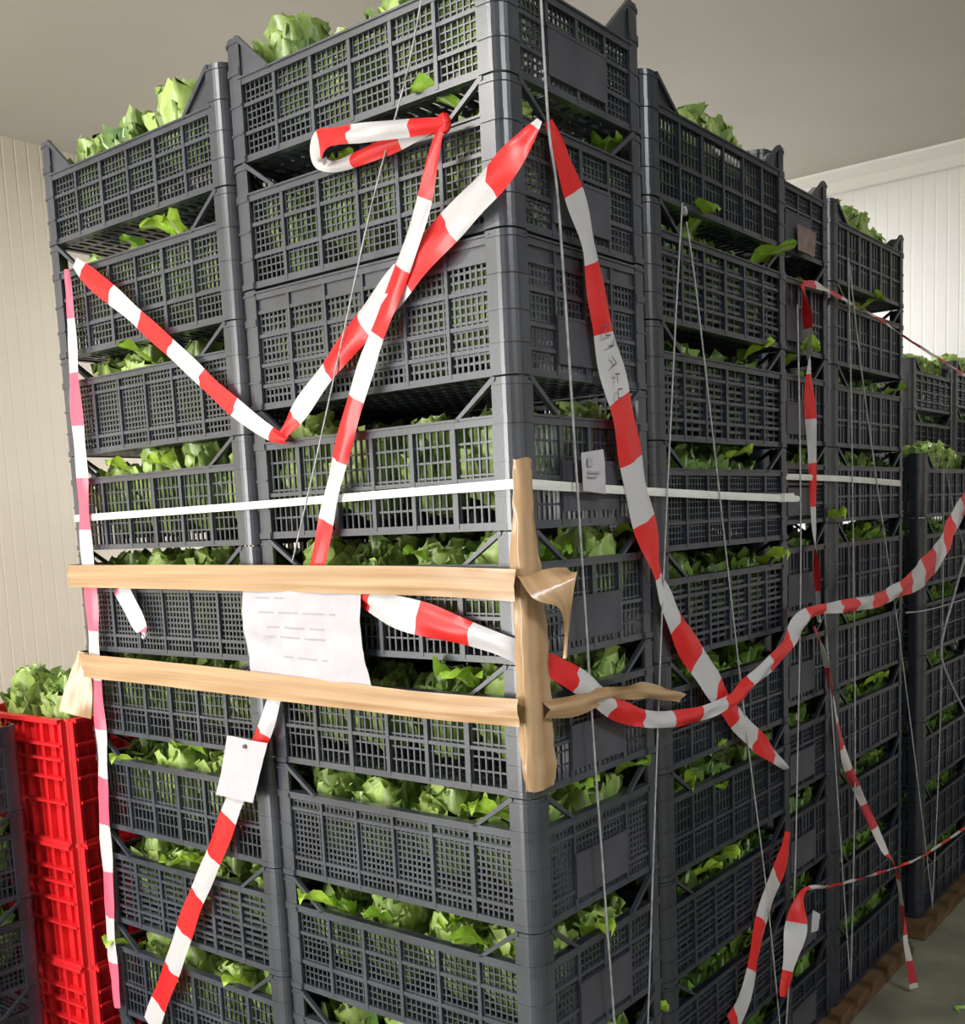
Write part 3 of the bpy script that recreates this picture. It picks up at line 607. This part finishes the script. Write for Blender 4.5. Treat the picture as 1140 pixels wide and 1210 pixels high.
# white cords
def cord(label, pts, r=None, m='cord', name='cord'):
    P_ = catmull([list(p) for p in pts], 8)
    return tag(link(name, MB().tube([p[:3] for p in P_], r or .0017, 6).mesh(name, M[m], True)), label, 'cord', 'thin white cords round the stacks')
cord('thin white cord running down beside the corner post on the shaded side', S1, .0021)
c2 = cord('thin white cord knotted under the top crate, leaning towards the corner', S2)
cord('thin white cord knotted under the top crate, leaning towards the second pallet', S3)
knot('knot', (.016, .50, 1.962), .006, M['cord'], c2, 8)
cord('thin white cord hanging where the first and second pallets meet', S4, .002)
cord('thin plumb white cord over the strapped column of the second pallet', S5, .0022)
cord('thin slanting white cord over the strapped column of the second pallet', S6, .0022)
cord('short white cord hanging below the sagging tape on the second pallet', S7, .002)
cord('thin plumb white cord over the third pallet', S8, .0022)
cord('thin greyish cord slanting down the lit face of the corner column', S9, .0014)
cord('short slanting white cord at the top of the third pallet', S10, .002)
cord('crumpled white cord looped over the third pallet', S11, .004)
cord('white cord strung level across the third pallet', S12, .0025)

# white plastic strap round the first pallet, another on the second
def nst(p): return Vector((0, -1, 0)) if p.y < .0 else Vector((1, 0, 0))
s_ = tag(link('white_strap', None), 'flat white plastic strap drawn round the first pallet load', 'strap')
link('strap_band', ribbon_mesh('strap_band', strapL, LN, M['strap'], crease=.001, seed=20), s_)
link('strap_band', ribbon_mesh('strap_band', [(.0055, .008, 1.489, .0148)] + strapR, RN, M['strap'], crease=.001, seed=21), s_)
link('buckle', MB().box(.008, .022, .915, .965, 1.449, 1.467).mesh('buckle', M['strap']), s_)
tag(link('white_strap', ribbon_mesh('strap_band', strap2, RN, M['strap'], crease=.001, seed=22)), 'flat white plastic strap across the second pallet load', 'strap')

# tan packing tape
kt = tag(link('packing_tape', ribbon_mesh('packing_tape', [(-1.212, .12, 1.362, .047), (-1.212, .03, 1.360, .047)] + B1, lambda p: Vector((0, -1, 0)) if p.x > -1.19 else Vector((-1, -.6, 0)).normalized(), M['kraft'], crease=.003, seed=30)), 'upper band of tan packing tape across the lit face', 'tape', 'tan packing tape')
B2L = [(-1.214, .12, 1.172, .05), (-1.212, .03, 1.170, .05)] + B2
tag(link('packing_tape', ribbon_mesh('packing_tape', B2L, lambda p: Vector((0, -1, 0)) if p.x > -1.19 else Vector((-1, -.6, 0)).normalized(), M['kraft'], crease=.003, seed=31)), 'lower band of tan packing tape across the lit face', 'tape', 'tan packing tape')
tag(link('packing_tape', ribbon_mesh('packing_tape', B2tail, RN, M['kraft'], crease=.010, seed=32, twist=lambda t: .5 * math.sin(t * 8))), 'crumpled loose end of tan tape on the shaded side', 'tape', 'tan packing tape')
# strip stuck down the corner post, folded round it
v, f, uv = [], [], []
rows = [(1.526, -.012, -.004), (1.51, -.013, -.002), (1.47, -.012, -.002), (1.43, -.008, -.004), (1.39, .000, .004), (1.34, -.002, .016), (1.29, -.003, .020), (1.22, -.003, .024), (1.16, -.002, .026), (1.10, -.004, .030), (1.07, -.008, .032), (1.045, -.013, .030), (1.030, -.015, .024)]
rr = catmull([list(r_) for r_ in rows], 5); rng = random.Random(5)
for i, (z, a, b) in enumerate(rr):
    e = .0028 + .0016 * math.sin(z * 61) + .0012 * math.sin(z * 143); e2 = .0016 * math.sin(z * 95 + 1); rdg = .004 + .002 * math.sin(z * 37)
    sec = [(-a - .018, -.0075 + e2), (-(a + .018) * .6, -.009 - e), (-.002, -.009 - e2), (.004, -.009 - rdg), (.008, -.002 + e2), (.010 + e, .010), (.009 + rdg, .018 + b * .5), (.009 + e, .018 + b)]
    for j, (x, y) in enumerate(sec): v.append((x, y, z + .002 * math.sin(j * 1.7 + i))); uv.append((j / 7 * .05, z))
ns = 8
for i in range(len(rr) - 1):
    for j in range(ns - 1): f.append((i * ns + j, i * ns + j + 1, (i + 1) * ns + j + 1, (i + 1) * ns + j))
me = bpy.data.meshes.new('packing_tape'); me.from_pydata(v, [], f); me.shade_smooth(); me.materials.append(M['kraft'])
l = me.uv_layers.new(name='UVMap')
for lo_ in me.loops: l.data[lo_.index].uv = uv[lo_.vertex_index]
tag(link('packing_tape', me), 'upright strip of tan packing tape stuck down the corner post', 'tape', 'tan packing tape')
tag(link('packing_tape', ribbon_mesh('packing_tape', flap1, (1, -.5, 0), M['kraft'], crease=.004, seed=33, nu=5)), 'small curled flap of tan tape beside the corner strip', 'tape', 'tan packing tape')
tag(link('packing_tape', ribbon_mesh('packing_tape', flapL, (.5, -1, 0), M['kraft'], crease=.006, seed=34)), 'torn tan tape flap hanging at the edge above the red crates', 'tape', 'tan packing tape')

# paper sheet tucked behind the tan tape, card tag, labels
def sheet(name, c4, nrm, m, nx=10, ny=10, amp=.004, seed=0, edge=None):
    A_, B_, C_, D_ = [Vector(p) for p in c4]; N = Vector(nrm); v = []; f = []; uv = []
    for j in range(ny + 1):
        for i in range(nx + 1):
            a, b = i / nx, j / ny
            if edge: a, b = edge(a, b)
            p = (A_ * (1 - a) + B_ * a) * (1 - b) + (D_ * (1 - a) + C_ * a) * b
            h = noise.noise(Vector((a * 3.2 + seed, b * 2.6, seed * .7))) + .5 * noise.noise(Vector((a * 8 + seed, b * 7, 3)))
            v.append(tuple(p + N * (h * amp * (1.0 if not edge else .15 + .85 * math.sin(math.pi * min(1, max(0, b))))))); uv.append((i / nx, j / ny))
    for j in range(ny):
        for i in range(nx): q = j * (nx + 1) + i; f.append((q, q + 1, q + nx + 2, q + nx + 1))
    me = bpy.data.meshes.new(name); me.from_pydata(v, [], f); me.shade_smooth(); me.materials.append(m)
    return me, v
def pedge(a, b):
    return (a - .05 * math.sin(min(1, b * 1.25) * math.pi) * (1 - a) * (1 if b < .9 else 0) + .045 * a * max(0, b - .72) / .28 - .02 * a * math.sin(b * 3.14), b)
pme, pv = sheet('paper_sheet', [(-.612, -.021, 1.345), (-.315, -.021, 1.345), (-.312, -.024, 1.165), (-.612, -.021, 1.175)], (0, -1, 0), M['card'], 24, 20, .010, 4, pedge)
po = tag(link('paper_sheet', pme), 'crumpled white paper with faint writing tucked between the two tan tapes', 'paper')
inkm = MB()
for rowz, xa, xb in ((6, 4, 19), (9, 6, 17), (11, 5, 18), (15, 8, 17), (3, 3, 9)):
    for i in range(xa, xb):
        if (i * 7 + rowz) % 5 == 0: continue
        q = rowz * 25 + i; a, b = Vector(pv[q]), Vector(pv[q + 1]); n = len(inkm.v); o_ = Vector((0, -.0006, 0)); h = Vector((0, 0, .0016))
        inkm.v += [tuple(a + o_ - h), tuple(b + o_ - h), tuple(b + o_ + h), tuple(a + o_ + h)]; inkm.f.append((n, n + 1, n + 2, n + 3))
tag(link('handwriting', inkm.mesh('handwriting', M['ink_faint']), po), 'faint grey illegible handwriting', kind='stuff')
tme, tv = sheet('card_tag', [(-.680, -.030, 1.060), (-.569, -.030, 1.055), (-.620, -.030, .937), (-.729, -.030, .939)], (0, -1, 0), M['card'], 8, 8, .003, 9)
tg = tag(link('card_tag', tme), 'white card tag with a punched hole clipped over the hanging barrier tape', 'tag')
hb = MB(); hb.tube([(-.628, -.036, 1.044), (-.628, -.030, 1.044)], .004, 10); link('hole', hb.mesh('hole', M['ink']), tg)
lme, lv_ = sheet('paper_label', [(.018, .139, 1.536), (.018, .206, 1.543), (.018, .210, 1.472), (.018, .141, 1.478)], (1, 0, 0), M['card'], 6, 6, .002, 12)
lb = tag(link('paper_label', lme), 'small white printed label tucked under the white strap', 'label')
pm_ = MB(); pm_.box(.0215, .0222, .152, .166, 1.515, 1.528); pm_.box(.0215, .0222, .152, .190, 1.505, 1.508); pm_.box(.0215, .0222, .152, .180, 1.498, 1.501)
link('printed_marks', pm_.mesh('printed_marks', M['ink_faint']), lb)
bl_, _ = sheet('paper_label', [(-.092, 1.276, 2.099), (-.092, 1.392, 2.099), (-.092, 1.386, 2.040), (-.092, 1.280, 2.041)], (1, 0, 0), M['kraftlabel'], 4, 4, .001, 2)
tag(link('paper_label', bl_), 'brownish paper label on the top crate of the labelled column', 'label')
wt_, _ = sheet('paper_tag', [(.03, 1.033, .517), (.03, 1.079, .492), (.03, 1.063, .457), (.03, 1.022, .466)], (1, 0, 0), M['card'], 4, 4, .002, 3)
tag(link('paper_tag', wt_), 'small grey white tag hanging beside the folded tape end', 'tag')

# loose leaves poking out over the crate rims
def loose(p, az, sc, label, k, tilt=0.0):
    o = link('lettuce_leaf', LEAVES[k % len(LEAVES)], None, p); o.rotation_euler = (tilt, 0, az); o.scale = (sc, sc, sc)
    return tag(o, label, 'leaf', 'loose leaves poking out of the crates')
S_, E_ = -math.pi / 2, 0.0
def which(z, ci):
    lv = COLS[ci]['lv']
    for k, b in enumerate(lv):
        if z > b + .06: return '%s crate of the %s' % (ORD[k] if k < len(lv) - 1 else 'lowest', COLS[ci]['nm'])
    return 'lowest crate of the ' + COLS[ci]['nm']
for i, p in enumerate(leafsL[4:]):
    loose((p[0], p[1] + .03, p[2] - .02), S_ + rl.uniform(-.9, .9), rl.uniform(.45, .75), 'pale leaf poking from the ' + which(p[2], 0 if p[0] > -.6 else 1), i, rl.uniform(-.3, .3))
for i, p in enumerate(leafsR[1:]):
    loose((p[0] - .025, p[1], p[2] - .02), E_ + rl.uniform(-.9, .9), rl.uniform(.5, .8), 'pale leaf poking from the ' + which(p[2], 0 if p[1] < .4 else 2), i, rl.uniform(-.3, .3))
for i, p in enumerate(leafsR2[2:]):
    loose((p[0] - .03, p[1], p[2] - .02), E_ + rl.uniform(-.9, .9), rl.uniform(.6, .9), 'green leaf poking from the ' + which(p[2], 5 if p[1] < 1.52 else 6), i, rl.uniform(-.3, .3))
for i, (x, y) in enumerate([(.14, 1.80), (.22, 1.98), (.12, 2.2), (.3, 1.75), (.18, 2.45)]):
    o = loose((x, y, .004), i * 1.3, .8, 'trampled green leaf on the floor beside the pallets', i); o.rotation_euler = (0, 1.0, i * 1.3)
    o['group'] = 'fallen leaves on the floor'
